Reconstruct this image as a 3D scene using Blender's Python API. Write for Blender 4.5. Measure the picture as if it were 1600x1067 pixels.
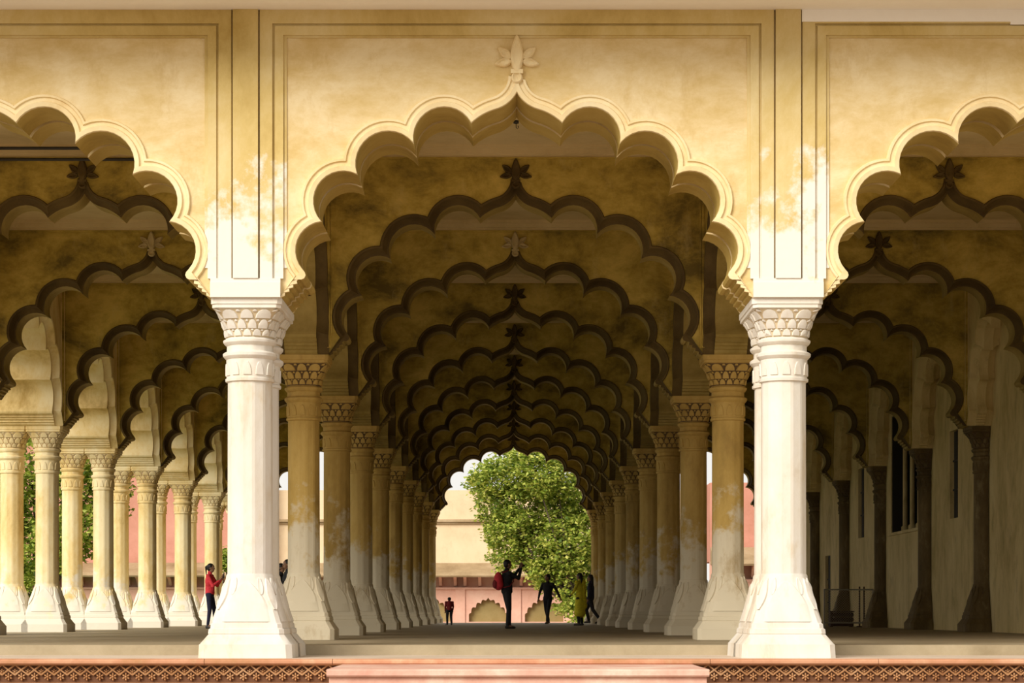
import bpy, bmesh, math, random
from math import sin, cos, pi, sqrt, atan2, radians
from mathutils import Vector, Matrix
from mathutils.geometry import tessellate_polygon

# ------------------------------------------------------------------ set-up
scene = bpy.context.scene
for o in list(bpy.data.objects):
    bpy.data.objects.remove(o)
C = scene.collection
H = 3.4                      # half a bay, metres; plans below are in bays/2
FPX = 3448.0                 # focal length in pixels of the 1600 px frame
HZ = 956.0                   # horizon row
CAMX, CAMZ = -0.018, 0.13

cam_data = bpy.data.cameras.new('camera')
cam_data.sensor_width = 36.0
cam_data.lens = 36.0 * FPX / 1600.0
cam_data.shift_x = 0.0
cam_data.shift_y = (HZ - 533.5) / 1600.0
cam_data.clip_end = 2000
cam = bpy.data.objects.new('camera', cam_data)
C.objects.link(cam)
cam.location = (CAMX * H, 0, CAMZ * H)
cam.rotation_euler = (pi / 2, 0, 0)
scene.camera = cam

scene.view_settings.view_transform = 'Standard'
scene.view_settings.look = 'None'
scene.view_settings.gamma = 1
scene.view_settings.exposure = 0.35

world = bpy.data.worlds.new('sky')
scene.world = world
world.use_nodes = True
wn = world.node_tree.nodes
wn['Background'].inputs[0].default_value = (1.0, 0.97, 0.91, 1)
wn['Background'].inputs[1].default_value = 0.74

sd = bpy.data.lights.new('sun', 'SUN')
sd.energy = 3.0
sd.angle = radians(32)
sd.color = (1.0, 0.93, 0.83)
sun = bpy.data.objects.new('sun', sd)
C.objects.link(sun)
sun.rotation_euler = Vector((0.60, 0.85, -0.60)).to_track_quat('-Z', 'Y').to_euler()
sun.location = (-20, -20, 30)

# ------------------------------------------------------------------ materials
def nodes(name):
    m = bpy.data.materials.new(name)
    m.use_nodes = True
    nt = m.node_tree
    return m, nt, nt.nodes['Principled BSDF']

def setin(b, **k):
    for n, v in k.items():
        b.inputs[n.replace('_', ' ')].default_value = v

def plain(name, col, rough=0.8, metal=0.0, var=0.0, scale=8):
    m, nt, b = nodes(name)
    b.inputs['Base Color'].default_value = (*col, 1)
    b.inputs['Roughness'].default_value = rough
    b.inputs['Metallic'].default_value = metal
    if var:
        g = nt.nodes.new('ShaderNodeNewGeometry')
        n = nt.nodes.new('ShaderNodeTexNoise'); n.inputs['Scale'].default_value = scale
        n.inputs['Detail'].default_value = 5
        r = nt.nodes.new('ShaderNodeValToRGB')
        r.color_ramp.elements[0].position = .3; r.color_ramp.elements[1].position = .7
        r.color_ramp.elements[0].color = (*[c * (1 - var) for c in col], 1)
        r.color_ramp.elements[1].color = (*[min(1, c * (1 + var)) for c in col], 1)
        nt.links.new(g.outputs['Position'], n.inputs['Vector'])
        nt.links.new(n.outputs['Fac'], r.inputs['Fac'])
        nt.links.new(r.outputs['Color'], b.inputs['Base Color'])
    return m

def stone(name, light, mid, dark, scale=0.5, lo=.38, hi=.62, rough=.75, zworn=None, stretch=(1, 1, 1), bump=.25,
          stain=None, worn_amt=1.0):
    """Weathered plaster or marble: three tones laid by noise in world space, and
    (zworn) a lower zone rubbed down to pale stone with a ragged edge."""
    m, nt, b = nodes(name)
    N = nt.nodes.new; L = nt.links.new
    g = N('ShaderNodeNewGeometry')
    mp = N('ShaderNodeMapping'); mp.inputs['Scale'].default_value = stretch
    L(g.outputs['Position'], mp.inputs['Vector'])
    n1 = N('ShaderNodeTexNoise'); n1.inputs['Scale'].default_value = scale
    n1.inputs['Detail'].default_value = 12; n1.inputs['Roughness'].default_value = .72
    n1.inputs['Distortion'].default_value = .2
    L(mp.outputs[0], n1.inputs['Vector'])
    r1 = N('ShaderNodeValToRGB'); e = r1.color_ramp.elements
    e[0].position = lo; e[0].color = (*dark, 1); e[1].position = hi; e[1].color = (*light, 1)
    k = e.new((lo + hi) / 2); k.color = (*mid, 1)
    L(n1.outputs['Fac'], r1.inputs['Fac'])
    col = r1.outputs['Color']
    n2 = N('ShaderNodeTexNoise'); n2.inputs['Scale'].default_value = 9; n2.inputs['Detail'].default_value = 6
    L(g.outputs['Position'], n2.inputs['Vector'])
    if zworn:
        z0, z1, wc = zworn
        sx = N('ShaderNodeSeparateXYZ'); L(g.outputs['Position'], sx.inputs[0])
        n3 = N('ShaderNodeTexNoise'); n3.inputs['Scale'].default_value = 1.9; n3.inputs['Detail'].default_value = 9; n3.inputs['Roughness'].default_value = .65
        L(g.outputs['Position'], n3.inputs['Vector'])
        mm = N('ShaderNodeMath'); mm.operation = 'MULTIPLY_ADD'; mm.inputs[1].default_value = 4.5
        L(n3.outputs['Fac'], mm.inputs[0]); L(sx.outputs['Z'], mm.inputs[2])
        mr = N('ShaderNodeMapRange'); mr.inputs['From Min'].default_value = (z0 + z1) / 2 + 2.55
        mr.inputs['From Max'].default_value = (z0 + z1) / 2 + 2.0
        mr.inputs['To Max'].default_value = worn_amt
        L(mm.outputs[0], mr.inputs['Value'])
        mx = N('ShaderNodeMix'); mx.data_type = 'RGBA'
        L(mr.outputs[0], mx.inputs['Factor']); L(col, mx.inputs['A']); mx.inputs['B'].default_value = (*wc, 1)
        col = mx.outputs['Result']
    if stain:
        n4 = N('ShaderNodeTexNoise'); n4.inputs['Scale'].default_value = 2.3; n4.inputs['Detail'].default_value = 8
        n4.inputs['Roughness'].default_value = .7
        mp2 = N('ShaderNodeMapping'); mp2.inputs['Scale'].default_value = (1, 1, .45); mp2.inputs['Location'].default_value = (7, 3, 1)
        L(g.outputs['Position'], mp2.inputs['Vector']); L(mp2.outputs[0], n4.inputs['Vector'])
        r4 = N('ShaderNodeValToRGB'); r4.color_ramp.elements[0].position = .56; r4.color_ramp.elements[1].position = .72
        L(n4.outputs['Fac'], r4.inputs['Fac'])
        m4 = N('ShaderNodeMath'); m4.operation = 'MULTIPLY'; m4.inputs[1].default_value = stain[1]
        L(r4.outputs['Color'], m4.inputs[0])
        mx = N('ShaderNodeMix'); mx.data_type = 'RGBA'
        L(m4.outputs[0], mx.inputs['Factor']); L(col, mx.inputs['A']); mx.inputs['B'].default_value = (*stain[0], 1)
        col = mx.outputs['Result']
    L(col, b.inputs['Base Color'])
    b.inputs['Roughness'].default_value = rough
    b.inputs['Specular IOR Level'].default_value = .25
    if bump:
        bp = N('ShaderNodeBump'); bp.inputs['Strength'].default_value = bump; bp.inputs['Distance'].default_value = .02
        L(n2.outputs['Fac'], bp.inputs['Height']); L(bp.outputs[0], b.inputs['Normal'])
    return m

M = {}
M['facade'] = stone('facade_plaster', (.78, .64, .38), (.70, .54, .27), (.62, .45, .18), 1.0, .36, .62,
                    stretch=(1, 1, 1.7), stain=((.52, .34, .10), .5))
M['facade_frame'] = stone('facade_frame_stone', (.70, .57, .30), (.60, .45, .17), (.44, .30, .08), .7, .3, .66,
                          zworn=(4.9, 6.3, (.78, .73, .64)), stretch=(1, 1, .6))
M['facade_mould'] = stone('facade_moulding', (.84, .72, .46), (.78, .62, .34), (.62, .44, .18), .8, .3, .66)
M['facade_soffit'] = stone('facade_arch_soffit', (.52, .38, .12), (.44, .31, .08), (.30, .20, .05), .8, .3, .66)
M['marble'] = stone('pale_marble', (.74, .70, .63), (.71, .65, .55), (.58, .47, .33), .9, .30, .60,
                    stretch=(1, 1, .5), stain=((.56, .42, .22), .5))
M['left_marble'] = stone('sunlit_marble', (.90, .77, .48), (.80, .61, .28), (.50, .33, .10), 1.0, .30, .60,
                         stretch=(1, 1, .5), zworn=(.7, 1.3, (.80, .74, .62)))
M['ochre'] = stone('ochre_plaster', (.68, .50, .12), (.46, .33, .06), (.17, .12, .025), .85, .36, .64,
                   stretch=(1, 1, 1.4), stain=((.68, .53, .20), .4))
M['ochre_mould'] = stone('shade_brown_moulding', (.15, .10, .03), (.095, .06, .018), (.05, .03, .01), .8, .3, .66)  # dark brown paints the cove's shade into the rings; finials share it
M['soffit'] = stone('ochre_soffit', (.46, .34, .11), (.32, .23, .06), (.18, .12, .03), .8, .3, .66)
M['pale_finial'] = stone('pale_finial_stone', (.60, .48, .26), (.52, .40, .20), (.4, .3, .14), .8, .3, .66)
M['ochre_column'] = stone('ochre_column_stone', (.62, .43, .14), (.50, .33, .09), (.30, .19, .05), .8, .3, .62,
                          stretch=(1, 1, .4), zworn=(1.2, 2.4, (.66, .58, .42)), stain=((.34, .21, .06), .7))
M['dark_column'] = stone('dark_column_stone', (.24, .17, .07), (.14, .095, .035), (.07, .045, .015), 1.2, .32, .68,
                         stretch=(1, 1, .4), stain=((.45, .36, .18), .5))  # half columns get a darker brown than the aisle columns
M['alcove'] = plain('alcove_painted_dark', (.035, .028, .016), .9)  # shade of the room put into the near-black colour of the alcove
M['groove'] = plain('carved_groove_stone', (.13, .08, .035), .9)
M['groove_pale'] = plain('pale_carved_groove', (.62, .50, .32), .9)
M['ceiling'] = stone('ceiling_plaster', (.78, .64, .38), (.70, .56, .31), (.54, .42, .20), .5, .3, .7)
M['eave'] = stone('eave_plaster', (.94, .91, .86), (.91, .87, .81), (.84, .77, .66), .6, .25, .6)
M['floor'] = stone('floor_stone', (.44, .36, .24), (.37, .30, .19), (.28, .22, .13), .9, .3, .7, rough=.6)
M['riser'] = stone('riser_stone', (.74, .62, .50), (.68, .56, .44), (.60, .47, .34), .9, .3, .7)
M['sandstone'] = stone('red_sandstone', (.62, .34, .20), (.52, .25, .14), (.40, .20, .08), 1.6, .3, .66,
                       stain=((.62, .47, .30), .5))
M['pinkstone'] = stone('pink_step_stone', (.80, .62, .50), (.72, .44, .34), (.62, .33, .25), 1.1, .36, .66)
M['carved'] = stone('carved_sandstone', (.62, .38, .20), (.48, .25, .11), (.33, .15, .06), 2.2, .32, .66)
M['carved_dark'] = plain('carved_recess_stone', (.15, .065, .03), .9)
M['whitewash'] = stone('whitewashed_wall', (.84, .69, .36), (.72, .57, .26), (.46, .35, .13), .8, .3, .66,
                       stretch=(1, 1, .5), stain=((.22, .17, .07), .5))
M['black'] = plain('opening_dark_plate', (.015, .013, .010), .7)  # black plates paint the shade inside the slits and the door
M['iron'] = plain('painted_iron', (.05, .045, .04), .5, .5)
M['rail'] = plain('grey_painted_steel', (.40, .36, .28), .5, .3)
M['ground'] = stone('courtyard_paving', (.38, .30, .22), (.33, .25, .17), (.26, .20, .12), .4, .3, .7)
M['lawn'] = plain('lawn_grass', (.12, .20, .04), .9, var=.35, scale=3)
M['pinkwall'] = stone('far_pink_sandstone', (.80, .54, .42), (.72, .42, .32), (.60, .33, .24), .35, .3, .7)
M['redwall'] = stone('far_red_sandstone', (.66, .32, .24), (.58, .26, .19), (.46, .20, .13), .3, .3, .7)
M['beige'] = stone('far_beige_plaster', (.80, .64, .44), (.74, .57, .37), (.60, .43, .26), .16, .3, .7,
                   stain=((.45, .32, .19), .4))
M['sooty'] = stone('grimy_eave_stone', (.50, .38, .24), (.38, .27, .15), (.24, .16, .08), .4, .3, .7)
M['niche'] = stone('niche_plaster', (.34, .26, .11), (.28, .21, .08), (.22, .16, .05), .4, .3, .7)

# ------------------------------------------------------------------ mesh helpers
class MB:
    def __init__(s):
        s.v = []; s.f = []; s.m = []
    def add(s, vs, fs, mi=0):
        o = len(s.v); s.v += [tuple(v) for v in vs]
        s.f += [tuple(i + o for i in f) for f in fs]; s.m += [mi] * len(fs)
    def box(s, a, b, mi=0):
        x0, y0, z0 = a; x1, y1, z1 = b
        s.add([(x0, y0, z0), (x1, y0, z0), (x1, y1, z0), (x0, y1, z0), (x0, y0, z1), (x1, y0, z1), (x1, y1, z1), (x0, y1, z1)],
              [(0, 3, 2, 1), (4, 5, 6, 7), (0, 1, 5, 4), (1, 2, 6, 5), (2, 3, 7, 6), (3, 0, 4, 7)], mi)
    def rings(s, rings, cap=True, mi=0, closed=True):
        n = len(rings[0]); vs = [p for r in rings for p in r]; fs = []
        for i in range(len(rings) - 1):
            for j in range(n if closed else n - 1):
                k = (j + 1) % n
                fs.append((i * n + j, i * n + k, (i + 1) * n + k, (i + 1) * n + j))
        if cap and closed:
            fs.append(tuple(reversed(range(n)))); fs.append(tuple(range((len(rings) - 1) * n, len(rings) * n)))
        s.add(vs, fs, mi)
    def tube(s, pts, rad, n=10, mi=0):
        pts = [Vector(p) for p in pts]
        if not hasattr(rad, '__len__'): rad = [rad] * len(pts)
        rs = []
        up = Vector((0, 0, 1))
        for i, p in enumerate(pts):
            d = (pts[min(i + 1, len(pts) - 1)] - pts[max(i - 1, 0)]).normalized()
            a = d.cross(up if abs(d.z) < .95 else Vector((1, 0, 0))).normalized(); b = a.cross(d)
            rs.append([p + (a * cos(t) + b * sin(t)) * rad[i] for t in [2 * pi * j / n for j in range(n)]])
        s.rings(rs, True, mi)
    def capsule(s, p0, p1, r0, r1, n=12, mi=0):
        p0 = Vector(p0); p1 = Vector(p1); d = p1 - p0
        if d.length < 1e-5: d = Vector((0, 0, 1e-4))
        dn = d.normalized()
        a = dn.cross(Vector((0, 0, 1)) if abs(dn.z) < .9 else Vector((1, 0, 0))).normalized(); b = a.cross(dn)
        rs = []
        for c, r, angs in ((p0, r0, (-80, -50, -20)), (p1, r1, (20, 50, 80))):
            for q in angs:
                q = radians(q)
                rs.append([c + dn * r * sin(q) + (a * cos(t) + b * sin(t)) * r * cos(q) for t in [2 * pi * j / n for j in range(n)]])
        s.rings(rs, True, mi)
    def ell(s, c, r, n=16, m=10, mi=0, rot=None):
        rs = []
        for i in range(m):
            q = -pi / 2 + pi * (i + .5) / m
            ring = []
            for j in range(n):
                t = 2 * pi * j / n
                p = Vector((r[0] * cos(q) * cos(t), r[1] * cos(q) * sin(t), r[2] * sin(q)))
                if rot: p = rot @ p
                ring.append(Vector(c) + p)
            rs.append(ring)
        s.rings(rs, True, mi)
    def build(s, name, mats, parent=None, scale=1.0, smooth=False, sharp=None, loc=None):
        me = bpy.data.meshes.new(name)
        me.from_pydata([tuple(c * scale for c in v) for v in s.v], [], s.f)
        if not isinstance(mats, (list, tuple)): mats = [mats]
        for m in mats: me.materials.append(m)
        me.polygons.foreach_set('material_index', s.m)
        if smooth or sharp is not None:
            me.polygons.foreach_set('use_smooth', [True] * len(me.polygons))
            if sharp is not None:
                me.set_sharp_from_angle(angle=radians(sharp))
        me.update()
        o = bpy.data.objects.new(name, me)
        C.objects.link(o)
        if parent: o.parent = parent
        if loc: o.location = loc
        return o

def fix_normals(o):
    bm = bmesh.new(); bm.from_mesh(o.data)
    bmesh.ops.recalc_face_normals(bm, faces=bm.faces)
    bm.to_mesh(o.data); bm.free()
    return o

def tag(o, label=None, cat=None, group=None, kind=None):
    if label: o['label'] = label
    if cat: o['category'] = cat
    if group: o['group'] = group
    if kind: o['kind'] = kind
    return o

def empty(name, loc=(0, 0, 0), rz=0):
    o = bpy.data.objects.new(name, None)
    o.empty_display_size = .2
    C.objects.link(o); o.location = loc; o.rotation_euler = (0, 0, rz)
    return o

def dup(root, loc, rz=None, label=None, group=None, mats=None):
    r = root.copy(); C.objects.link(r); r.location = loc
    if rz is not None: r.rotation_euler = (0, 0, rz)
    if label: r['label'] = label
    if group: r['group'] = group
    for ch in list(root.children):
        c = ch.copy(); C.objects.link(c); c.parent = r
        for g in ch.children:
            d = g.copy(); C.objects.link(d); d.parent = c
    return r

def P(px, py, s):
    """plan position of a picture point at s pixels per half bay"""
    return Vector((((px - 800) / s + CAMX) * H, FPX / s * H, ((HZ - py) / s + CAMZ) * H))

ORD = ['first', 'second', 'third', 'fourth', 'fifth', 'sixth', 'seventh', 'eighth', 'ninth', 'tenth']

# depths of the ten cross planes, in half bays from the camera
PITCH = 1.97
D0A, D0B = 8.275, 8.505
DK = [8.39] + [10.41 + PITCH * (k - 1) for k in range(1, 10)]
LX = 3.04
FRZ = -0.04

# ------------------------------------------------------------------ the setting
g = MB(); g.box((-60, -20, -.9), (60, 140, -.30)); 
go = tag(g.build('floor', M['ground'], scale=H), kind='structure'); go.name = 'ground'
g = MB(); g.box((-30, 10, -.30), (-4.4, 44, -.27))
g = MB(); g.box((-30, 10, -.30), (-4.4, 44, -.29))
tag(g.build('lawn', M['lawn'], scale=H), 'wide green lawn beside the hall beyond the left columns', 'lawn', kind='stuff')

DEND = DK[9] + .55
f = MB(); f.box((-3.8, 8.68, -.30), (4.2, DEND, 0.0))
tag(f.build('floor', M['floor'], scale=H), kind='structure')
f = MB()
f.box((-3.8, 8.05, -.30), (4.2, 8.68, FRZ))
tag(f.build('trim_11', M['riser'], scale=H), kind='structure')

# coping of the terrace: slabs with visible joints, rounded lip
for i, (xa, xb) in enumerate(((-3.8, -1.135), (-1.133, -.67), (-.668, .70), (.702, 1.31), (1.312, 4.2))):
    c = MB()
    y0, y1 = 8.0, 8.05
    sec = [(y1, FRZ), (y0 + .012, FRZ), (y0 + .004, FRZ - .003), (y0, FRZ - .008), (y0, FRZ - .016), (y0 + .006, FRZ - .021), (y1, FRZ - .021)]
    c.rings([[(x, y, z) for y, z in sec] for x in (xa, xb)])
    tag(fix_normals(c.build('trim_%d' % (i + 1), M['sandstone'], scale=H)), kind='structure')

def frieze(name, xa, xb):
    """carved band under the coping: crossing stems with rosettes in each diamond"""
    b = MB()
    zt, zb = FRZ - .021, FRZ - .088
    b.box((xa, 8.045, zb), (xb, 8.06, zt), 1)
    b.box((xa, 8.022, zb - .006), (xb, 8.06, zb), 0)
    b.box((xa, 8.026, zt - .004), (xb, 8.046, zt), 0)
    p = .0475
    n = int((xb - xa) / p)
    for i in range(n):
        x = xa + (i + .5) * p
        for sgn in (-1, 1):
            pts = []
            for q in range(7):
                t = q / 6
                pts.append((x + sgn * (t - .5) * p, 8.036 - .004 * sin(pi * t), zb + (zt - zb) * (.42 + .56 * t)))
            b.tube(pts, .0032, 5)
        for cx, cz, r in ((x, zb + .022, .0135), (x + p / 2, zb + .040, .010)):
            b.ell((cx, 8.034, cz), (r * .38, .008, r * .38), 6, 4)
            for a in range(6):
                t = pi / 6 + a * pi / 3
                rot = Matrix.Rotation(-t, 3, 'Y')
                b.ell((cx + cos(t) * r * .72, 8.037, cz + sin(t) * r * .72), (r * .42, .006, r * .26), 6, 4, rot=rot)
    return tag(b.build(name, [M['carved'], M['carved_dark']], scale=H, smooth=True, sharp=40), kind='structure')
frieze('trim_6', -2.35, -.615)
frieze('trim_7', .647, 2.35)
f = MB(); f.box((-3.8, 8.06, -.30), (4.2, 8.05 + .2, FRZ - .021)); f.box((-3.8, 8.03, -.30), (4.2, 8.07, FRZ - .094))
tag(f.build('wall_front', M['sandstone'], scale=H), kind='structure')

# the block of steps before the middle bay
b = MB()
b.box((-.625, 7.32, -.30), (.628, 8.02, -.085))
sec = [(8.02, -.085), (7.305, -.085), (7.30, -.080), (7.30, -.064), (7.306, -.060), (8.02, -.060)]
b.rings([[(x, y, z) for y, z in sec] for x in (-.632, .635)])
st = tag(fix_normals(b.build('step_block', M['pinkstone'], scale=H)), 'broad pink sandstone step block against the terrace below the middle arch', 'step')

# ceiling and roof
ZC = 2.30
c = MB(); c.box((-3.45, 8.16, ZC), (3.3, DEND - .35, ZC + .12))
tag(c.build('ceiling', M['ceiling'], scale=H), kind='structure')
c = MB()
XB = [(-3.04 + .0, -1), (-1, 1), (1, 3.04)]
for k in range(9):
    y0 = (8.62 if k == 0 else DK[k] + .12); y1 = DK[k + 1] - .12
    for (xa, xb) in XB:
        a, bb = xa + .12, xb - .12
        for zz0, zz1, pr in ((2.247, 2.262, .018), (2.262, 2.285, .028), (2.285, 2.30, .045)):
            c.box((a, y1 - pr, zz0), (bb, y1, zz1)); c.box((a, y0, zz0), (bb, y0 + pr, zz1))
            c.box((a, y0 + pr, zz0), (a + pr, y1 - pr, zz1)); c.box((bb - pr, y0 + pr, zz0), (bb, y1 - pr, zz1))
tag(c.build('trim_8', M['ceiling'], scale=H), kind='structure')

# eave (chajja) over the front and along the open left side
e = MB()
sec = [(8.16, 2.352), (7.72, 2.33), (7.70, 2.345), (7.70, 2.375), (8.16, 2.43)]
e.rings([[(x, y, z) for y, z in sec] for x in (-3.9, 3.6)])
e.box((-3.5, 8.135, 2.352), (3.4, 8.165, 2.372))
tag(fix_normals(e.build('trim_9', M['eave'], scale=H)), kind='structure')
e = MB()
sec = [(-3.43, 2.352), (-4.0, 2.28), (-4.02, 2.31), (-3.43, 2.43)]
e.rings([[(x, y, z) for x, z in sec] for y in (8.16, DEND)])
tag(fix_normals(e.build('trim_10', M['eave'], scale=H)), kind='structure')

# ------------------------------------------------------------------ the scalloped arch
ZA = 2.088
CUSPS = [(.168, 1.975), (.380, 1.898), (.588, 1.784), (.720, 1.611), (.790, 1.435)]
SPR = 1.33
FOOT = [(.783, 1.424), (.780, 1.413), (.785, 1.402), (.796, 1.397), (.806, 1.400), (.813, 1.392), (.811, 1.382),
        (.826, 1.379), (.826, 1.368), (.841, 1.364), (.840, 1.353), (.856, 1.349), (.857, 1.338), (.872, 1.33)]

def circ(p, q, k):
    p = Vector(p); q = Vector(q); c = (q - p).length; s = k * c
    R = (c * c / 4 + s * s) / (2 * s)
    d = (q - p).normalized(); n = Vector((-d.y, d.x))
    if n.x < 0 and n.y < 0 or n.x + n.y < 0: n = -n
    return (p + q) / 2 + n * (s - R), R

def isect(c0, r0, c1, r1, near):
    d = c1 - c0; L = d.length
    a = (r0 * r0 - r1 * r1 + L * L) / (2 * L); h = sqrt(max(0, r0 * r0 - a * a))
    m = c0 + d * (a / L); n = Vector((-d.y, d.x)) / L * h
    return min((m + n, m - n), key=lambda v: (v - near).length)

_I = Vector((.078, ZA - .062)); _n = Vector((-.27, -.963)).normalized()
_c1 = Vector(CUSPS[0])
_d = _I - _c1; RA = -_d.length_squared / (2 * _n.dot(_d)); CA = _I + _n * RA
_d = _I - Vector((0, ZA)); RB = _d.length_squared / (2 * _n.dot(_d)); CB = _I - _n * RB
LOBES = [circ(CUSPS[i], CUSPS[i + 1], .43 if i < 3 else .31) for i in range(4)]

def arc(c, r, p, q, n):
    a0 = atan2(p.y - c.y, p.x - c.x); a1 = atan2(q.y - c.y, q.x - c.x)
    while a1 - a0 > pi: a1 -= 2 * pi
    while a1 - a0 < -pi: a1 += 2 * pi
    return [Vector((c.x + r * cos(a0 + (a1 - a0) * i / n), c.y + r * sin(a0 + (a1 - a0) * i / n))) for i in range(n + 1)]

def arcl(c, r, p, q, n):      # lobe arc that always sweeps over the outer side
    a0 = atan2(p.y - c.y, p.x - c.x); a1 = atan2(q.y - c.y, q.x - c.x)
    if a1 > a0: a1 -= 2 * pi
    return [Vector((c.x + r * cos(a0 + (a1 - a0) * i / n), c.y + r * sin(a0 + (a1 - a0) * i / n))) for i in range(n + 1)]

def half_profile(w):
    """opening edge pushed w into the masonry, from apex down to the foot"""
    rb = RB - w
    ap = Vector((0, CB.y - sqrt(max(1e-6, rb * rb - CB.x * CB.x))))
    I = _I - _n * w
    cir = [(CA, RA + w)] + [(c, r + w) for c, r in LOBES]
    js = [isect(*cir[i], *cir[i + 1], Vector(CUSPS[i]) + Vector((.5, .8)) * w) for i in range(4)]
    c, r = cir[4]; e = Vector(CUSPS[4]); end = c + (e - c).normalized() * r
    out = arc(CB, rb, ap, I, 7)
    out += arcl(CA, RA + w, I, js[0], 8)[1:]
    for i in range(4):
        p = js[i]; q = js[i + 1] if i < 3 else end
        out += arcl(cir[i + 1][0], cir[i + 1][1], p, q, 13 if i < 3 else 10)[1:]
    fe = Vector((min(.872 + w * .5, .8745) if w else .872, SPR))
    for i, (x, z) in enumerate(FOOT):
        out.append(Vector((x, z)) if w < .004 else end.lerp(fe, (i + 1) / len(FOOT)))
    return out

def full_profile(w, sx=1.0):
    hp = half_profile(w)
    return [Vector((-p.x * sx, p.y)) for p in reversed(hp)] + [Vector((p.x * sx, p.y)) for p in hp[1:]]

SEC_FACADE = [(0, -.0), (.002, .010), (.018, .013), (.022, .004), (.034, .004), (.037, .011), (.045, .011), (.048, 0)]
SEC_INNER = [(0, -.044), (.008, -.041), (.019, -.024), (.025, -.005), (.027, .006), (.036, .010), (.040, 0.0)]

def arch_layers(mb_mould, mb_sof, mb_wall, sx, ext, top, y0, y1, sec0, sec1, wallmi=0, zoff=0):
    """masonry slab from y0 (towards the camera) to y1, opening cut as above.
    sec0 / sec1: moulding sections (inset, projection) on the near and far face"""
    def ring(w, y): return [(p.x, y, p.y + zoff) for p in full_profile(w, sx)]
    if not isinstance(ext, tuple): ext = (ext, ext)
    el, er = ext
    if sec0: mb_mould.rings([ring(w, y0 - q) for w, q in reversed(sec0)], cap=False, closed=False)
    if sec1: mb_mould.rings([ring(w, y1 + q) for w, q in sec1], cap=False, closed=False)
    mb_sof.rings([ring(0, y0 - (sec0[0][1] if sec0 else 0)), ring(0, y1 + (sec1[0][1] if sec1 else 0))], cap=False, closed=False)
    for (sec, y, flip) in ((sec0, y0, False), (sec1, y1, True)):
        w = sec[-1][0] if sec else 0
        pr = full_profile(w, sx)
        poly = [Vector((p.x, p.y)) for p in pr] + [Vector((er, SPR)), Vector((er, top)), Vector((-el, top)), Vector((-el, SPR))]
        tri = tessellate_polygon([[Vector((p.x, p.y, 0)) for p in poly]])
        fs = []
        for t in tri:
            a, b_, c_ = (poly[i] for i in t)
            ccw = (b_.x - a.x) * (c_.y - a.y) - (b_.y - a.y) * (c_.x - a.x) > 0
            t = tuple(t) if ccw else tuple(reversed(t))
            fs.append(tuple(reversed(t)) if flip else t)
        mb_wall.add([(p.x, y, p.y + zoff) for p in poly], fs, wallmi)
    z0, z1 = SPR + zoff, top + zoff
    mb_wall.add([(-el, y0, z0), (-el, y1, z0), (-el, y1, z1), (-el, y0, z1)], [(0, 3, 2, 1)], wallmi)
    mb_wall.add([(er, y0, z0), (er, y1, z0), (er, y1, z1), (er, y0, z1)], [(0, 1, 2, 3)], wallmi)
    mb_wall.add([(-el, y0, z1), (er, y0, z1), (er, y1, z1), (-el, y1, z1)], [(0, 1, 2, 3)], wallmi)
    foot = .872 * sx
    for s, ee in ((-1, el), (1, er)):
        mb_wall.add([(s * foot, y0, z0), (s * ee, y0, z0), (s * ee, y1, z0), (s * foot, y1, z0)], [(0, 1, 2, 3)], wallmi)

def frame(mb, x0, x1, ztop0, ztop1, zb, y, pr, side=-1):
    """inverted-U raised band on the face, legs between x0..x1, head between ztop0..ztop1"""
    a, c = (y - pr, y + .002) if side < 0 else (y - .002, y + pr)
    for s in (-1, 1):
        xa, xb = sorted((s * x0, s * x1))
        mb.box((xa, a, zb), (xb, c, ztop1))
    mb.box((-x0, a, ztop0), (x0, c, ztop1))

def flower(mb, z0, z1, y, out=-1, w=.07):
    """budding finial: pointed central bud on a collar, two pairs of rounded side petals"""
    hh = z1 - z0
    def leaf(cx, cz, ang, L, W, T=.016, tip=1.0, rib=.55):
        n = 20; vs = []; fs = []
        dx, dz = sin(ang), cos(ang)
        def pt(u, v, k, o): return (cx + dx * u + dz * v, y + out * o, cz + dz * u - dx * v)
        ring = []
        for j in range(n):
            t = j / n * 2 * pi; u = (1 - cos(t)) / 2
            v = sin(t) * W * (1 - tip * max(0, u - .45) ** 1.2)
            ring.append((u * L, v))
        for k, o in ((1.0, 0), (.93, T * .8), (.72, T), (.45, T * rib)):
            for (u, v) in ring: vs.append(pt(L * .5 + (u - L * .5) * k, v * k, k, o))
        vs.append(pt(L * .5, 0, 0, T * rib * .9))
        for r in range(3):
            for j in range(n):
                k = (j + 1) % n; fs.append((r * n + j, r * n + k, (r + 1) * n + k, (r + 1) * n + j))
        for j in range(n): fs.append((3 * n + j, 3 * n + (j + 1) % n, 4 * n))
        mb.add(vs, fs)
    for s in (-1, 1):
        leaf(s * w * .26, z0 + hh * .52, s * radians(50), w * .88, w * .23)
        leaf(s * w * .26, z0 + hh * .47, s * radians(100), w * .86, w * .22)
    leaf(0, z0 + hh * .24, 0, hh * .76, w * .34, .026, .9, .8)
    a, b = sorted((y, y + out * .020)); mb.box((-w * .30, a, z0 + hh * .22), (w * .30, b, z0 + hh * .30))
    leaf(0, z0 + hh * .02, 0, hh * .26, w * .30, .02, .3, .6)

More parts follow.
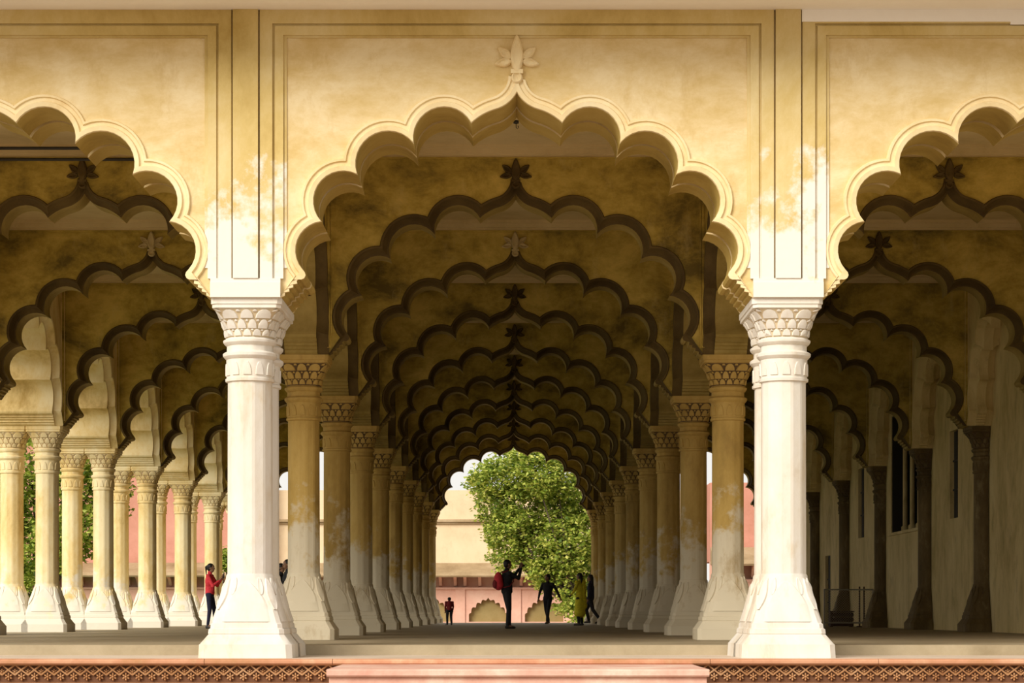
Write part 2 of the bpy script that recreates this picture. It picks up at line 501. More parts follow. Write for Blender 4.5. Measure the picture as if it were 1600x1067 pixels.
def make_facade_arch(name, sx, label, ext=None, band=False):
    """two arch rings one behind the other with a slot between, framed front"""
    root = empty(name)
    tag(root, label, 'arch', kind='thing')
    wall = MB(); mo = MB(); fr = MB(); fl = MB(); so = MB()
    ext = ext or sx
    ya, yb, yc, yd = -.115 - .12, -.02, .012, .115 + .10
    top = 2.352 - FRZ
    arch_layers(mo, so, wall, sx, ext, top, ya, yb, SEC_FACADE, None)
    arch_layers(mo, so, wall, sx, ext, top, yc, yd, None, SEC_INNER)
    pr = [(p.x, p.y) for p in full_profile(.03, sx)]
    so.rings([[(x, y, z) for x, z in pr] for y in (yb - .001, yc + .001)], cap=False, closed=False, mi=1)  # dark lining paints the shade of the slot between the rings
    e = sx
    frame(fr, .85 * e, .862 * e, 2.250 - FRZ, 2.258 - FRZ, 1.44, ya, .006)
    frame(fr, .862 * e, .893 * e, 2.258 - FRZ, 2.292 - FRZ, 1.40, ya, .014)
    frame(fr, .893 * e, .902 * e, 2.292 - FRZ, 2.300 - FRZ, 1.40, ya, .006)
    frame(fr, .902 * e, .948 * e, 2.300 - FRZ, top, 1.40, ya, .018)
    for s in (-1, 1):
        xa, xb = sorted((s * .954 * e, s * e))
        fr.box((xa, ya - .026, 1.40), (xb, ya + .002, top))
        xa, xb = sorted((s * .872 * e, s * e))
        fr.box((xa, ya - .026, SPR), (xb, ya + .002, 1.385))
        fr.box((xa, ya - .020, 1.385), (xb, ya + .002, 1.40))
    flower(fl, 2.115, 2.262 - FRZ, ya, -1, .075)
    wall.build('spandrel', M['facade'], root, H)
    mo.build('arch_moulding', M['facade_mould'], root, H, sharp=35)
    fr.build('panel_frame', M['facade_frame'], root, H)
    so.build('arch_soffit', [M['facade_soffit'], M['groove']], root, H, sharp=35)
    fl.build('finial', M['facade_mould'], root, H, sharp=50)
    if band:
        bd = MB(); bd.box((-.95 * e, ya - .020, 2.306 - FRZ), (e, ya - .014, top)); bd.box((-.2, ya - .0205, 2.296 - FRZ), (.25, ya - .013, 2.306 - FRZ))
        tag(bd.build('whitewash_band', M['eave'], root, H), 'whitewashed strip under the eave')
    return root

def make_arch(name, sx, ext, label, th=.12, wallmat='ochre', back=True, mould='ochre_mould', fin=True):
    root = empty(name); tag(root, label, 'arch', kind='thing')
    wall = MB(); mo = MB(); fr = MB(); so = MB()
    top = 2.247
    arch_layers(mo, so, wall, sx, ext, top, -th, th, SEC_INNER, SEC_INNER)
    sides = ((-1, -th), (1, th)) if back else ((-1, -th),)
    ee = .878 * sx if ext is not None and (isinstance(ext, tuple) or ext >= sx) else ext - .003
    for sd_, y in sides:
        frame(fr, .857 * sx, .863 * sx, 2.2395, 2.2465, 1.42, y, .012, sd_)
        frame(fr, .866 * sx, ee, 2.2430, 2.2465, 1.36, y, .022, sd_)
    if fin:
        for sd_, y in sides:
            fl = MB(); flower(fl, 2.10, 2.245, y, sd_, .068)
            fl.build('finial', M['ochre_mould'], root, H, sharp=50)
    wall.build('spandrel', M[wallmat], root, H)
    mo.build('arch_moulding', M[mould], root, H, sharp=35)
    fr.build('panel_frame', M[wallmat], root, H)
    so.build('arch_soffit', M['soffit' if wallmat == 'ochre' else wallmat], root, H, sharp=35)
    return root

SX = (LX + 1 - 2) / 2 + .0
SXS = (LX - 1) / 2
AISLE = [('left aisle', -(LX + 1) / 2, SXS), ('central aisle', 0, 1.0), ('right aisle', (LX + 1) / 2, SXS)]
fa = make_facade_arch('facade_arch', 1.0, 'tall honey-coloured scalloped facade arch in the middle of the front')
fa.location = (0, DK[0] * H, FRZ * H)
EXL = LX + .23 + .12 - (LX + 1) / 2     # outer reach of the left aisle arches, over the paired columns
fs_ = make_facade_arch('facade_arch', SXS, 'honey-coloured facade arch of the left bay, with thin dark cornice lines behind it', (EXL, SXS))
fs_.location = (AISLE[0][1] * H, DK[0] * H, FRZ * H)
fs_ = make_facade_arch('facade_arch', SXS, 'honey-coloured facade arch of the right bay, whitewashed under the eave', (SXS, EXL), True)
fs_.location = (AISLE[2][1] * H, DK[0] * H, FRZ * H)
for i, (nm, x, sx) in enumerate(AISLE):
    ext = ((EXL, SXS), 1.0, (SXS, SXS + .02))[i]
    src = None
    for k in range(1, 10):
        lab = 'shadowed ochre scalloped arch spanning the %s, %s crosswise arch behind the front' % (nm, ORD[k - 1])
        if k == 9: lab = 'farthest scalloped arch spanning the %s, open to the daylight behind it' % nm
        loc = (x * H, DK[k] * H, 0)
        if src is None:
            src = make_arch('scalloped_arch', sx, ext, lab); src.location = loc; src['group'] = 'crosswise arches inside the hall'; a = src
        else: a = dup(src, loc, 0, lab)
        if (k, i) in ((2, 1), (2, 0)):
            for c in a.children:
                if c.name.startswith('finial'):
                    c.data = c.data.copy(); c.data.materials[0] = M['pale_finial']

# lengthwise arches: rows at -LX (outer, paired columns), -1, +1, and blind against the right wall
def lengthwise(nm, x, th, wallmat, mould, rows, back=True, fin=True):
    std = None
    for k in range(9):
        ya = D0B if k == 0 else DK[k]; yb = DK[k + 1]
        half = (yb - ya) / 2; mid = (ya + yb) / 2
        lab = '%s, %s arch from the front' % (nm, ORD[k])
        if k == 0:
            r = make_arch('lengthwise_arch', half, half - .12, lab, th, wallmat, back, mould, fin)
            r.rotation_euler = (0, 0, -pi / 2); r.location = (x * H, mid * H, 0)
        elif std is None:
            std = r = make_arch('lengthwise_arch', half, half - .12, lab, th, wallmat, back, mould, fin)
            r.rotation_euler = (0, 0, -pi / 2); r.location = (x * H, mid * H, 0)
        else:
            r = dup(std, (x * H, mid * H, 0), -pi / 2, lab)
        r['group'] = rows
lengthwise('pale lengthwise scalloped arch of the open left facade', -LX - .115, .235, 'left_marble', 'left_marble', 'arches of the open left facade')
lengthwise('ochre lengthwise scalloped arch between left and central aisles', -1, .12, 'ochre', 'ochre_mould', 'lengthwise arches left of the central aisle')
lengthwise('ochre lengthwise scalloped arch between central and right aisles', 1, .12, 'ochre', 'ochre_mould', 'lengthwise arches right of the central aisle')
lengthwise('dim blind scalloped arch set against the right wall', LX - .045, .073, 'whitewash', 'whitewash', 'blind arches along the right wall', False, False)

# ------------------------------------------------------------------ columns
NP = 48
def rsec(t, a, mix, cham=1.30):
    c, s = abs(cos(t)), abs(sin(t))
    rs = min(a / max(c, s), a * cham)
    q = ((t + radians(15)) % radians(30)) - radians(15)
    return rs * mix + (a / cos(q)) * (1 - mix)
def csec(z, a, mix, cham=1.42, cx=0, cy=0):
    return [(cx + rsec(t, a, mix, cham) * cos(t), cy + rsec(t, a, mix, cham) * sin(t), z) for t in [2 * pi * (j + .5) / NP for j in range(NP)]]

def base_fn(z, f):
    pts = [(.0, .155, 1), (.050, .155, 1), (.053, .152, 1), (.088, .128, 1), (.090, .130, 1), (.106, .129, 1), (.110, .124, 1), (.125, .123, 1),
           (.130, .124, .9), (.17, .115, .8), (.22, .106, .62), (.26, .097, .4), (.29, .0885, .15), (.305, .0875, 0), (.312, .084, 0)]
    return [(z_, a * (1 + (f - 1) * max(0, 1 - z_ / .30)), m) for z_, a, m in pts]

def base_mesh(mb, f, cx=0, cy=0, z0=0, rf=1.0):
    pr = [(z, a * (1 - (1 - rf) * min(1, max(0, (z - .13) / .17))), m) for z, a, m in base_fn(0, f)]
    mb.rings([csec(z + z0, a, m, 1.42 if z < .129 else 1.30, cx, cy) for z, a, m in pr])
    def surf(t, z):
        for (za, a0, m0), (zb, a1, m1) in zip(pr, pr[1:]):
            if za <= z <= zb:
                k = (z - za) / max(1e-6, zb - za); return rsec(t, a0 + (a1 - a0) * k, m0 + (m1 - m0) * k, 1.30)
        return pr[-1][1]
    def tongue(t0, wid, zb, zt, T, leaf=False):
        n = 12; left = []; right = []
        for i in range(n + 1):
            u = i / n; z = zb + (zt - zb) * u
            w = wid * (1.0 if u < .40 else max(0.0, cos((u - .40) / .60 * pi / 2)) ** .8)
            if leaf: w = wid * max(.02, sin(pi * min(1, u * .92 + .06))) ** .8
            left.append((z, -w)); right.append((z, w))
        vs = []; fs = []
        cols = (-1, -.86, -.4, 0, .4, .86, 1)
        for i in range(n + 1):
            z, w = right[i]
            for c in cols:
                dt = c * w
                out = 0 if abs(c) == 1 or i == n else T * (1.0 if abs(c) > .8 else .75)
                r = surf(t0 + dt, z) + out - (.001 if out == 0 else 0)
                vs.append((cx + r * cos(t0 + dt), cy + r * sin(t0 + dt), z + z0))
        m = len(cols)
        for i in range(n):
            for j in range(m - 1):
                fs.append((i * m + j, i * m + j + 1, (i + 1) * m + j + 1, (i + 1) * m + j))
        mb.add(vs, fs)
    for q in range(4):
        tongue(q * pi / 2, .62, .134, .288, .005)
        tongue(q * pi / 2 + pi / 4, .15, .18, .297, .007, True)
        for s in (-1, 1):
            tongue(q * pi / 2 + s * .48, .10, .235, .300, .005, True)
            
def shaft_mesh(mb, cx=0, cy=0, rf=1.0):
    rows = [(.310, .083), (.325, .083), (1.02, .0815), (1.032, .0815)]
    mb.rings([csec(z, a * rf, 0, 1.4, cx, cy) for z, a in rows])

def cap_mesh(mb, cx=0, cy=0, rf=1.0):
    pr = [(1.028, .082, 0), (1.030, .090, 0), (1.040, .091, 0), (1.043, .086, 0), (1.112, .087, 0), (1.116, .092, 0), (1.124, .099, 0), (1.134, .100, 0),
          (1.139, .093, 0), (1.143, .085, 0), (1.163, .085, 0), (1.167, .092, 0), (1.175, .098, 0), (1.183, .099, 0), (1.188, .091, 0),
          (1.192, .086, .05), (1.22, .091, .15), (1.25, .100, .4), (1.275, .110, .7), (1.291, .119, .9), (1.2925, .119, 1), (1.294, .127, 1), (1.306, .127, 1), (1.308, .131, 1), (1.33, .131, 1)]
    pr = [(z, a * (rf if z < 1.2 else 1 - (1 - rf) * (1 - .5 * min(1, (z - 1.2) / .09))), m) for z, a, m in pr]
    iA = 15; iB = 19
    mb.rings([csec(z, a, m, 1.40, cx, cy) for z, a, m in pr[:iA + 1]], mi=0)
    mb.rings([csec(z, a, m, 1.40, cx, cy) for z, a, m in pr[iA:iB + 1]], mi=1)
    mb.rings([csec(z, a, m, 1.42, cx, cy) for z, a, m in pr[iB:]], mi=0)
    def surf(t, z):
        for (za, a0, m0), (zb, a1, m1) in zip(pr, pr[1:]):
            if za <= z <= zb:
                k = (z - za) / max(1e-6, zb - za); return rsec(t, a0 + (a1 - a0) * k, m0 + (m1 - m0) * k, 1.40)
        return pr[-1][1]
    def scale_(t0, dz0, dz1, wid, T):
        n = 7; vs = []; fs = []
        cen = []
        out = []
        for i in range(n + 1):
            a = pi * i / n
            out.append((t0 + cos(a) * wid, dz0 + sin(a) * (dz1 - dz0)))
        allp = out
        for (t, z) in allp:
            r = surf(t, z) - .002; vs.append((cx + r * cos(t), cy + r * sin(t), z))
        for (t, z) in allp:
            t2 = t0 + (t - t0) * .90; z2 = dz0 + (z - dz0) * .93
            r = surf(t2, z2) + T; vs.append((cx + r * cos(t2), cy + r * sin(t2), z2))
        m = n + 1
        r = surf(t0, (dz0 + dz1) / 2) + T * 1.2
        vs.append((cx + r * cos(t0), cy + r * sin(t0), dz0 + (dz1 - dz0) * .4))
        for j in range(m - 1):
            fs.append((j, j + 1, m + j + 1, m + j)); fs.append((m + j, m + j + 1, 2 * m))
        fs.append((m, 2 * m, 2 * m - 1)); fs.append((m - 1, 0, m, 2 * m - 1))
        mb.add(vs, fs, 0)
    rows = [(1.196, 1.221, 16, 0), (1.222, 1.256, 16, .5), (1.258, 1.290, 12, 0)]
    for z0, z1, n, off in rows:
        for j in range(n):
            t = 2 * pi * (j + off) / n
            scale_(t, z0, z1, 2 * pi / n * .44, .007)
        for j in range(n):           # small fillets in the gaps above
            t = 2 * pi * (j + off + .5) / n
            zc = z0 + (z1 - z0) * .72
            scale_(t, zc, z1 - .001, 2 * pi / n * .13, .005)
    for j in range(12):
        t = 2 * pi * j / 12
        scale_(t, 1.052, 1.103, 2 * pi / 12 * .34, .0045)

def make_column(name, label, mat, groove, f=1.0, rf=.895):
    r = empty(name); tag(r, label, 'column', kind='thing')
    b = MB(); base_mesh(b, f, rf=rf); b.build('base', M[mat], r, H, sharp=28)
    s = MB(); shaft_mesh(s, rf=rf); s.build('shaft', M[mat], r, H)
    c = MB(); cap_mesh(c, rf=rf); c.build('capital', [M[mat], M[groove]], r, H, sharp=28)
    return r

def make_pair(name, label, mat, groove, f=1.0, rf=1.0):
    """two columns a short step apart on one base and under one head, set along y"""
    r = empty(name); tag(r, label, 'column', kind='thing')
    b = MB(); c = MB()
    for dy in (-.115, .115):
        base_mesh(b, f, 0, dy, rf=rf); cap_mesh(c, 0, dy, rf=rf)
        s = MB(); shaft_mesh(s, 0, dy, rf=rf); s.build('shaft', M[mat], r, H)
    b.build('base', M[mat], r, H, sharp=28)
    c.build('capital', [M[mat], M[groove]], r, H, sharp=28)
    return r

fp = make_pair('paired_column', 'bright white twelve-sided marble column pair at the front, left of the middle arch', 'marble', 'groove_pale', 1.12)
fp.location = (-H, DK[0] * H, FRZ * H); fp['group'] = 'front column pairs'
dup(fp, (H, DK[0] * H, FRZ * H), 0, 'bright white twelve-sided marble column pair at the front, right of the middle arch')
for s, w in ((-1, 'left'), (1, 'right')):
    dup(fp, (s * LX * H, DK[0] * H, FRZ * H), 0, 'white marble column pair at the front %s corner of the hall' % w)
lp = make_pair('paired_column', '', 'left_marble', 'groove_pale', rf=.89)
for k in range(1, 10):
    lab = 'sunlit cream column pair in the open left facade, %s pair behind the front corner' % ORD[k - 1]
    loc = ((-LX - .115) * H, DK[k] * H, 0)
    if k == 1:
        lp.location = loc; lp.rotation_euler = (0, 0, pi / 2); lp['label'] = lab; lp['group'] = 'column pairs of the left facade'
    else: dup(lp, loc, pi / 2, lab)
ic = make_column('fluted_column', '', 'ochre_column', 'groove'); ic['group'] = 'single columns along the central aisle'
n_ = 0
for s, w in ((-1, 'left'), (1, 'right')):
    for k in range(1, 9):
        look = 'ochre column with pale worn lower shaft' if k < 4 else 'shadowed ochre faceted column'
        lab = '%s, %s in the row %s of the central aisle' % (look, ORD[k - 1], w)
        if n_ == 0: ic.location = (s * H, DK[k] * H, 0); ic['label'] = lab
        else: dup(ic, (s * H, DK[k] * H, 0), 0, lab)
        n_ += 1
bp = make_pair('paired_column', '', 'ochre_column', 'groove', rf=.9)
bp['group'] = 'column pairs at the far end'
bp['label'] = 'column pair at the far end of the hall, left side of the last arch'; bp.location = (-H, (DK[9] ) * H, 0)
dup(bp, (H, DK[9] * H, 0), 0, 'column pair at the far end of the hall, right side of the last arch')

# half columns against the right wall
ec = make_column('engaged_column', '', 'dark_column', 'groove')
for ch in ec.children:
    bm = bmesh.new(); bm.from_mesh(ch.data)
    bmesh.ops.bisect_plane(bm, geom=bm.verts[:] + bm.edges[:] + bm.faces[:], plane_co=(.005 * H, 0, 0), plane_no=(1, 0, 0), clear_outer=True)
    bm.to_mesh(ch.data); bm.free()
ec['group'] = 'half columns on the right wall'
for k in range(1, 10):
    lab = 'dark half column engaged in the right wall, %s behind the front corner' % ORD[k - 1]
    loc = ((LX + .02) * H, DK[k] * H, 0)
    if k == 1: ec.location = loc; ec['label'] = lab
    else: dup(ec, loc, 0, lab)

# ------------------------------------------------------------------ right wall with its openings
XW0, XW1 = LX + .03, LX + .13
holes = [(15.28, 15.56, .785, 1.40), (16.72, 17.98, .77, 1.72), (19.35, 19.68, .785, 1.40), (21.40, 21.75, 0.0, .68)]
w = MB()
ys = [8.62] + [v for h in holes for v in h[:2]] + [DEND]
for i in range(0, len(ys), 2): w.box((XW0, ys[i], 0), (XW1, ys[i + 1], ZC))
for (a, b_, z0, z1) in holes:
    if z0 > 0: w.box((XW0, a, 0), (XW1, b_, z0))
    w.box((XW0, a, z1), (XW1, b_, ZC))
tag(w.build('wall_right', M['whitewash'], scale=H), kind='structure')
for i, (a, b_, z0, z1) in enumerate(holes):
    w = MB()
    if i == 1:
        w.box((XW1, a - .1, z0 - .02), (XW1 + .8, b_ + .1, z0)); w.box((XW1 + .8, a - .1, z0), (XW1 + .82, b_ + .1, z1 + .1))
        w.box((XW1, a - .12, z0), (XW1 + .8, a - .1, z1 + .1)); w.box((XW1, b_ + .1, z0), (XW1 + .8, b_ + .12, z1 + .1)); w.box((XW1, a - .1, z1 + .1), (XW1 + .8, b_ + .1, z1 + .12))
        w.box((XW0 + .01, b_ - .012, z0), (XW1, b_, z1)); w.box((XW0 + .01, a, z1 - .012), (XW1, b_ - .012, z1))  # added dark lining over the lit reveal of the opening
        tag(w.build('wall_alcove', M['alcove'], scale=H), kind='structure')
        sl = MB(); sl.box((XW0 - .02, a - .03, z0 - .022), (XW1, b_ + .03, z0))
        tag(sl.build('window_2', M['whitewash'], scale=H), kind='structure')
        for j in range(3):
            yy = a + (b_ - a) * (j + 1) / 4
            q = MB(); q.tube([((XW0 + .06), yy, z0), ((XW0 + .06), yy, z0 + .04), ((XW0 + .06), yy, z0 + .05), (XW0 + .06, yy, z1 - .08), (XW0 + .06, yy, z1)], [.032, .032, .02, .018, .034], 12)
            tag(q.build('slender_pillar', M['whitewash'], scale=H, smooth=True), 'slender pale pillar in the dark raised alcove window, %s from the front' % ORD[j], 'pillar', 'pillars of the alcove window', 'thing')
    else:
        w.box((XW0 + .03, a, z0), (XW0 + .06, b_, z1))
        for zz in (.33, .66):
            w.box((XW0 + .02, a, z0 + (z1 - z0) * zz - .006), (XW0 + .03, b_, z0 + (z1 - z0) * zz + .006))
        w.box((XW0 + .02, (a + b_) / 2 - .006, z0), (XW0 + .029, (a + b_) / 2 + .006, z1))
        tag(w.build(('window_%d' % (i + 1)) if i < 3 else 'door_1', M['black'], scale=H), kind='structure')

q = MB(); q.tube([(0, 9.75, ZC), (0, 9.75, ZC - .012)], .012, 12); q.tube([(0, 9.75, ZC - .01), (0, 9.75, ZC - .03), (.006, 9.75, ZC - .036), (.011, 9.75, ZC - .03), (.009, 9.75, ZC - .022)], .002, 6)
tag(q.build('ceiling_hook', M['iron'], scale=H, smooth=True), 'small dark iron hook on the ceiling behind the middle front arch', 'hook')

# thin rods added as dark cornice lines across the left bay
for i, (yy, zz) in enumerate(((9.15, 2.275), (10.02, 2.235), (10.12, 2.205))):
    t = MB(); t.tube([(-2.92, yy, zz), (-1.12, yy, zz)], .0075, 8)
    tag(t.build('cornice_line_rod', M['iron'], scale=H, smooth=True), 'added dark rod for a cornice line below the left aisle ceiling, %s from the front' % ORD[i], 'rod', 'added cornice lines in the left aisle')

# ------------------------------------------------------------------ steel barrier and clutter by the right wall
br = empty('barrier', (0, 0, 0))
tag(br, 'grey steel crowd barrier with wire mesh near the right wall', 'barrier')
pl = P(1288, 980, 186); xr = P(1364, 980, 186).x; yb_ = pl.y
hgt = 1.10
for x in (pl.x, xr):
    q = MB(); q.tube([(x, yb_, 0.0), (x, yb_, hgt)], .022, 10); q.box((x - .03, yb_ - .18, 0), (x + .03, yb_ + .18, .025)); q.build('post', M['rail'], br)
for z in (.13, hgt - .02):
    q = MB(); q.tube([(pl.x, yb_, z), (xr, yb_, z)], .022, 10); q.build('rail', M['rail'], br)
q = MB()
n = 22
for i in range(-12, n):
    for s in (-1, 1):
        xa = pl.x + i * .07; z0, z1 = .13, hgt - .02
        xb = xa + (z1 - z0)
        t0 = max(0, (pl.x - xa) / (z1 - z0)); t1 = min(1, (xr - xa) / (z1 - z0))
        if t1 <= t0: continue
        pa, pb = xa + t0 * (z1 - z0), xa + t1 * (z1 - z0)
        za, zb = z0 + t0 * (z1 - z0), z0 + t1 * (z1 - z0)
        if s < 0: za, zb = z0 + z1 - za, z0 + z1 - zb
        q.tube([(pa, yb_, za), (pb, yb_, zb)], .003, 4)
q.build('wire_mesh', M['rail'], br)
# low wooden crate and a leaning plank behind it
M['wood'] = plain('dark_old_wood', (.07, .035, .02), .8, var=.4, scale=12)
cr = empty('wooden_crate', (P(1314, 972, 180).x, P(1314, 972, 180).y, 0)); tag(cr, 'low dark wooden crate behind the steel barrier', 'crate')
q = MB()
for z in (.02, .16, .30):
    for a, b_ in (((-.34, -.22), (.34, -.20)), ((-.34, .20), (.34, .22)), ((-.34, -.2), (-.32, .2)), ((.32, -.2), (.34, .2))):
        q.box((a[0], a[1], z), (b_[0], b_[1], z + .12))
q.box((-.32, -.2, .02), (.32, .2, .04)); q.build('slats', M['wood'], cr)
q = MB()
for x in (-.31, .27):
    for y in (-.2, .16): q.box((x, y, 0), (x + .04, y + .04, .44))
q.build('corner_posts', M['wood'], cr)
q = MB(); q.box((-.36, -.24, .44), (.36, .24, .47)); q.build('lid', M['wood'], cr)
for i, (px, hh) in enumerate(((1343, 1.18), (1350, 1.18))):
    p = P(px, 978, 182)
    q = MB(); q.tube([(p.x, p.y, 0), (p.x, p.y, hh)], .022, 8); q.tube([(p.x, p.y, 0), (p.x, p.y, .03)], .09, 14)
    tag(q.build('stanchion_post', M['wood'], smooth=True, sharp=40), 'thin dark upright post behind the barrier, %s one' % ('left' if i == 0 else 'right'), 'post', 'dark posts behind the barrier')

# ------------------------------------------------------------------ far buildings
DW = 45.0
def far_wall(name, label, x0, x1, D, pier0, pitch, mat_lo, upper, ztop, ledge=None, cat='building'):
    """arcaded sandstone range: scalloped niches between piers, bracketed eave, tall wall above"""
    r = empty(name, (0, D * H, 0)); tag(r, label, cat)
    lo = MB(); ni = MB(); ea = MB(); bk = MB(); up = MB(); le = MB()
    zg = -.30; zo = CAMZ
    zt = zo + .50
    # piers and niche panels
    i0 = int(math.floor((x0 - pier0) / pitch)); i1 = int(math.ceil((x1 - pier0) / pitch))
    brs = []
    for i in range(i0, i1 + 1):
        c = pier0 + i * pitch
        a, b_ = max(x0, c - .10), min(x1, c + .10)
        if b_ > a: lo.box((a, -.03, zg), (b_, .3, zt))
        for q in (-.10, .10, pitch / 2 - .17, pitch / 2 + .17): brs.append(c + q)
        # spandrel with scalloped niche opening
        xa, xb = c + .10, c + pitch - .10
        if xa < x0 or xb > x1: 
            if xb > x0 and xa < x1: lo.box((max(x0, xa), 0, zg), (min(x1, xb), .3, zt))
            continue
        m = (xa + xb) / 2; hw = (xb - xa) / 2 * .86
        cus = [(0, .29), (.10, .235), (.16, .235), (.36, .17), (.42, .18), (.62, .09), (.68, .09), (.86, -.02), (.93, -.03), (.97, -.12), (.97, -.2)]
        pr = []
        for (u0, v0), (u1, v1), bul in zip(cus, cus[1:], (0, .0, .04, 0, .045, 0, .045, 0, .02, 0)):
            for q in range(5):
                t = q / 5; L_ = sin(pi * t) * bul
                pr.append((u0 + (u1 - u0) * t + L_ * .9, v0 + (v1 - v0) * t + L_))
        pr.append(cus[-1])
        hp = [Vector((m + u * hw, zo + v)) for u, v in pr]
        full = [Vector((2 * m - p.x, p.y)) for p in reversed(hp)] + hp[1:]
        poly = full + [Vector((xb, zo - .2)), Vector((xb, zt)), Vector((xa, zt)), Vector((xa, zo - .2))]
        tri = tessellate_polygon([[Vector((p.x, p.y, 0)) for p in poly]])
        lo.add([(p.x, 0, p.y) for p in poly], [tuple(t) for t in tri])
        lo.rings([[(p.x, 0, p.y) for p in full], [(p.x, .12, p.y) for p in full]], cap=False, closed=False)
        ni.box((xa, .12, zo - .2), (xb, .3, zt - .05))
        lo.box((xa, 0, zg), (xb, .3, zo - .2))
    lo.box((x0, .13, zt - .1), (x1, .3, zo + .78))
    lo.box((x0, -.05, zo + .46), (x1, 0.13, zo + .50))
    # brackets
    for x in brs:
        if x0 + .05 < x < x1 - .05:
            sec = [(.13, zo + .52), (.02, zo + .53), (-.03, zo + .60), (-.12, zo + .66), (-.26, zo + .70), (-.26, zo + .73), (.13, zo + .73)]
            bk.rings([[(xx, y, z) for y, z in sec] for xx in (x - .03, x + .03)])
    sec = [(.13, zo + .735), (-.55, zo + .70), (-.57, zo + .73), (-.50, zo + .79), (.13, zo + 1.00)]
    ea.rings([[(xx, y, z) for y, z in sec] for xx in (x0, x1)])
    up.box((x0, .14, zo + .78), (x1, 1.5, zo + ztop))
    if ledge:
        le.box((x0, .04, zo + ledge - .03), (x1, .139, zo + ledge + .02)); le.box((x0, .09, zo + ledge - .07), (x1, .139, zo + ledge - .03))
    lo.build('arcade', mat_lo, r, H); ni.build('niche_panel', M['niche'], r, H)
    fix_normals(bk.build('bracket_row', mat_lo, r, H)); fix_normals(ea.build('sloping_eave', M['sooty'], r, H))
    up.build('upper_wall', upper, r, H)
    if ledge: le.build('string_course', M['sooty'], r, H)
    return r
sW = FPX / DW
xp = lambda px, s=sW: (px - 800) / s + CAMX
far_wall('walled_building', 'beige plastered building over a pink sandstone arcade beyond the end of the hall', xp(425), xp(1098), DW,
         xp(719), (xp(806.5) - xp(719)), M['pinkwall'], M['beige'], 2.49, 1.87)
far_wall('walled_building', 'red sandstone range seen between the left facade columns', xp(-60), xp(424), DW - .3,
         xp(300), 1.14, M['pinkwall'], M['redwall'], 3.6)
far_wall('walled_building', 'salmon sandstone wing seen right of the central aisle behind the columns', 3.05, 12, 34,
         3.6, 1.14, M['pinkwall'], M['redwall'], 2.0)

# ------------------------------------------------------------------ trees
def leafmat(name, c0, c1, c2):
    m, nt, b = nodes(name)
    g_ = nt.nodes.new('ShaderNodeNewGeometry'); r = nt.nodes.new('ShaderNodeValToRGB')
    e = r.color_ramp.elements; e[0].color = (*c0, 1); e[1].color = (*c2, 1); k = e.new(.5); k.color = (*c1, 1)
    nt.links.new(g_.outputs['Random Per Island'], r.inputs['Fac'])
    nt.links.new(r.outputs['Color'], b.inputs['Base Color'])
    b.inputs['Roughness'].default_value = .55
    tr = nt.nodes.new('ShaderNodeBsdfTranslucent'); nt.links.new(r.outputs['Color'], tr.inputs['Color'])
    mx = nt.nodes.new('ShaderNodeMixShader'); mx.inputs[0].default_value = .4
    out = nt.nodes['Material Output']
    nt.links.new(b.outputs[0], mx.inputs[1]); nt.links.new(tr.outputs[0], mx.inputs[2]); nt.links.new(mx.outputs[0], out.inputs['Surface'])
    return m
M['leaf'] = leafmat('tree_leaves', (.11, .19, .025), (.38, .48, .06), (.80, .78, .20))
M['bark'] = plain('tree_bark', (.10, .075, .05), .9, var=.3)

def tree(name, label, s, blobs, root_px, nleaf, size, seed, depth=1.2, cat='tree'):
    rnd = random.Random(seed)
    base = P(root_px, 956, s); base.z = -.29 * H
    r = empty(name, base); tag(r, label, cat)
    trunk = MB(); leaves = MB()
    fork = Vector((0, 0, 1.7))
    trunk.tube([(0, 0, 0), (.05, 0, .5), (.02, .05, 1.1), fork], [.30, .24, .2, .2], 12)
    cs = []
    for (px, py, rp) in blobs:
        c = P(px, py, s) - base; c.y += rnd.uniform(-depth, depth); rad = rp / s * H
        cs.append((c, rad))
        mid = fork.lerp(c, .5) + Vector((rnd.uniform(-.2, .2), 0, -.1 * (c - fork).length))
        trunk.tube([fork, mid, c, c + (c - mid).normalized() * rad * .5], [.10, .05, .025, .01], 7)
    tot = sum(q ** 2 for _, q in cs)
    for c, rad in cs:
        # tufts of leaves on twig ends over each clump
        nt_ = max(8, int(nleaf * rad ** 2 / tot / 14))
        for _ in range(nt_):
            while True:
                d = Vector((rnd.uniform(-1, 1), rnd.uniform(-1, 1), rnd.uniform(-1, 1)))
                if .05 < d.length < 1: break
            d = d.normalized() * (d.length ** .6) * rad * (1 + .12 * rnd.random())
            t = c + d
            for __ in range(14):
                p = t + Vector((rnd.gauss(0, 1), rnd.gauss(0, 1), rnd.gauss(0, .7))) * size * .75
                a = Vector((rnd.gauss(0, 1), rnd.gauss(0, 1), rnd.gauss(0, .5) - .3)).normalized()
                b_ = a.cross(Vector((rnd.gauss(0, .5), rnd.gauss(0, .5), 1))).normalized()
                L_ = size * rnd.uniform(.7, 1.2); W_ = L_ * .42
                n = a.cross(b_) * W_ * .35
                leaves.add([p, p + a * L_ * .45 + b_ * W_ + n, p + a * L_, p + a * L_ * .45 - b_ * W_ + n], [(0, 1, 2), (0, 2, 3)])
    trunk.build('trunk', M['bark'], r, smooth=True)
    leaves.build('foliage', M['leaf'], r)
    return r

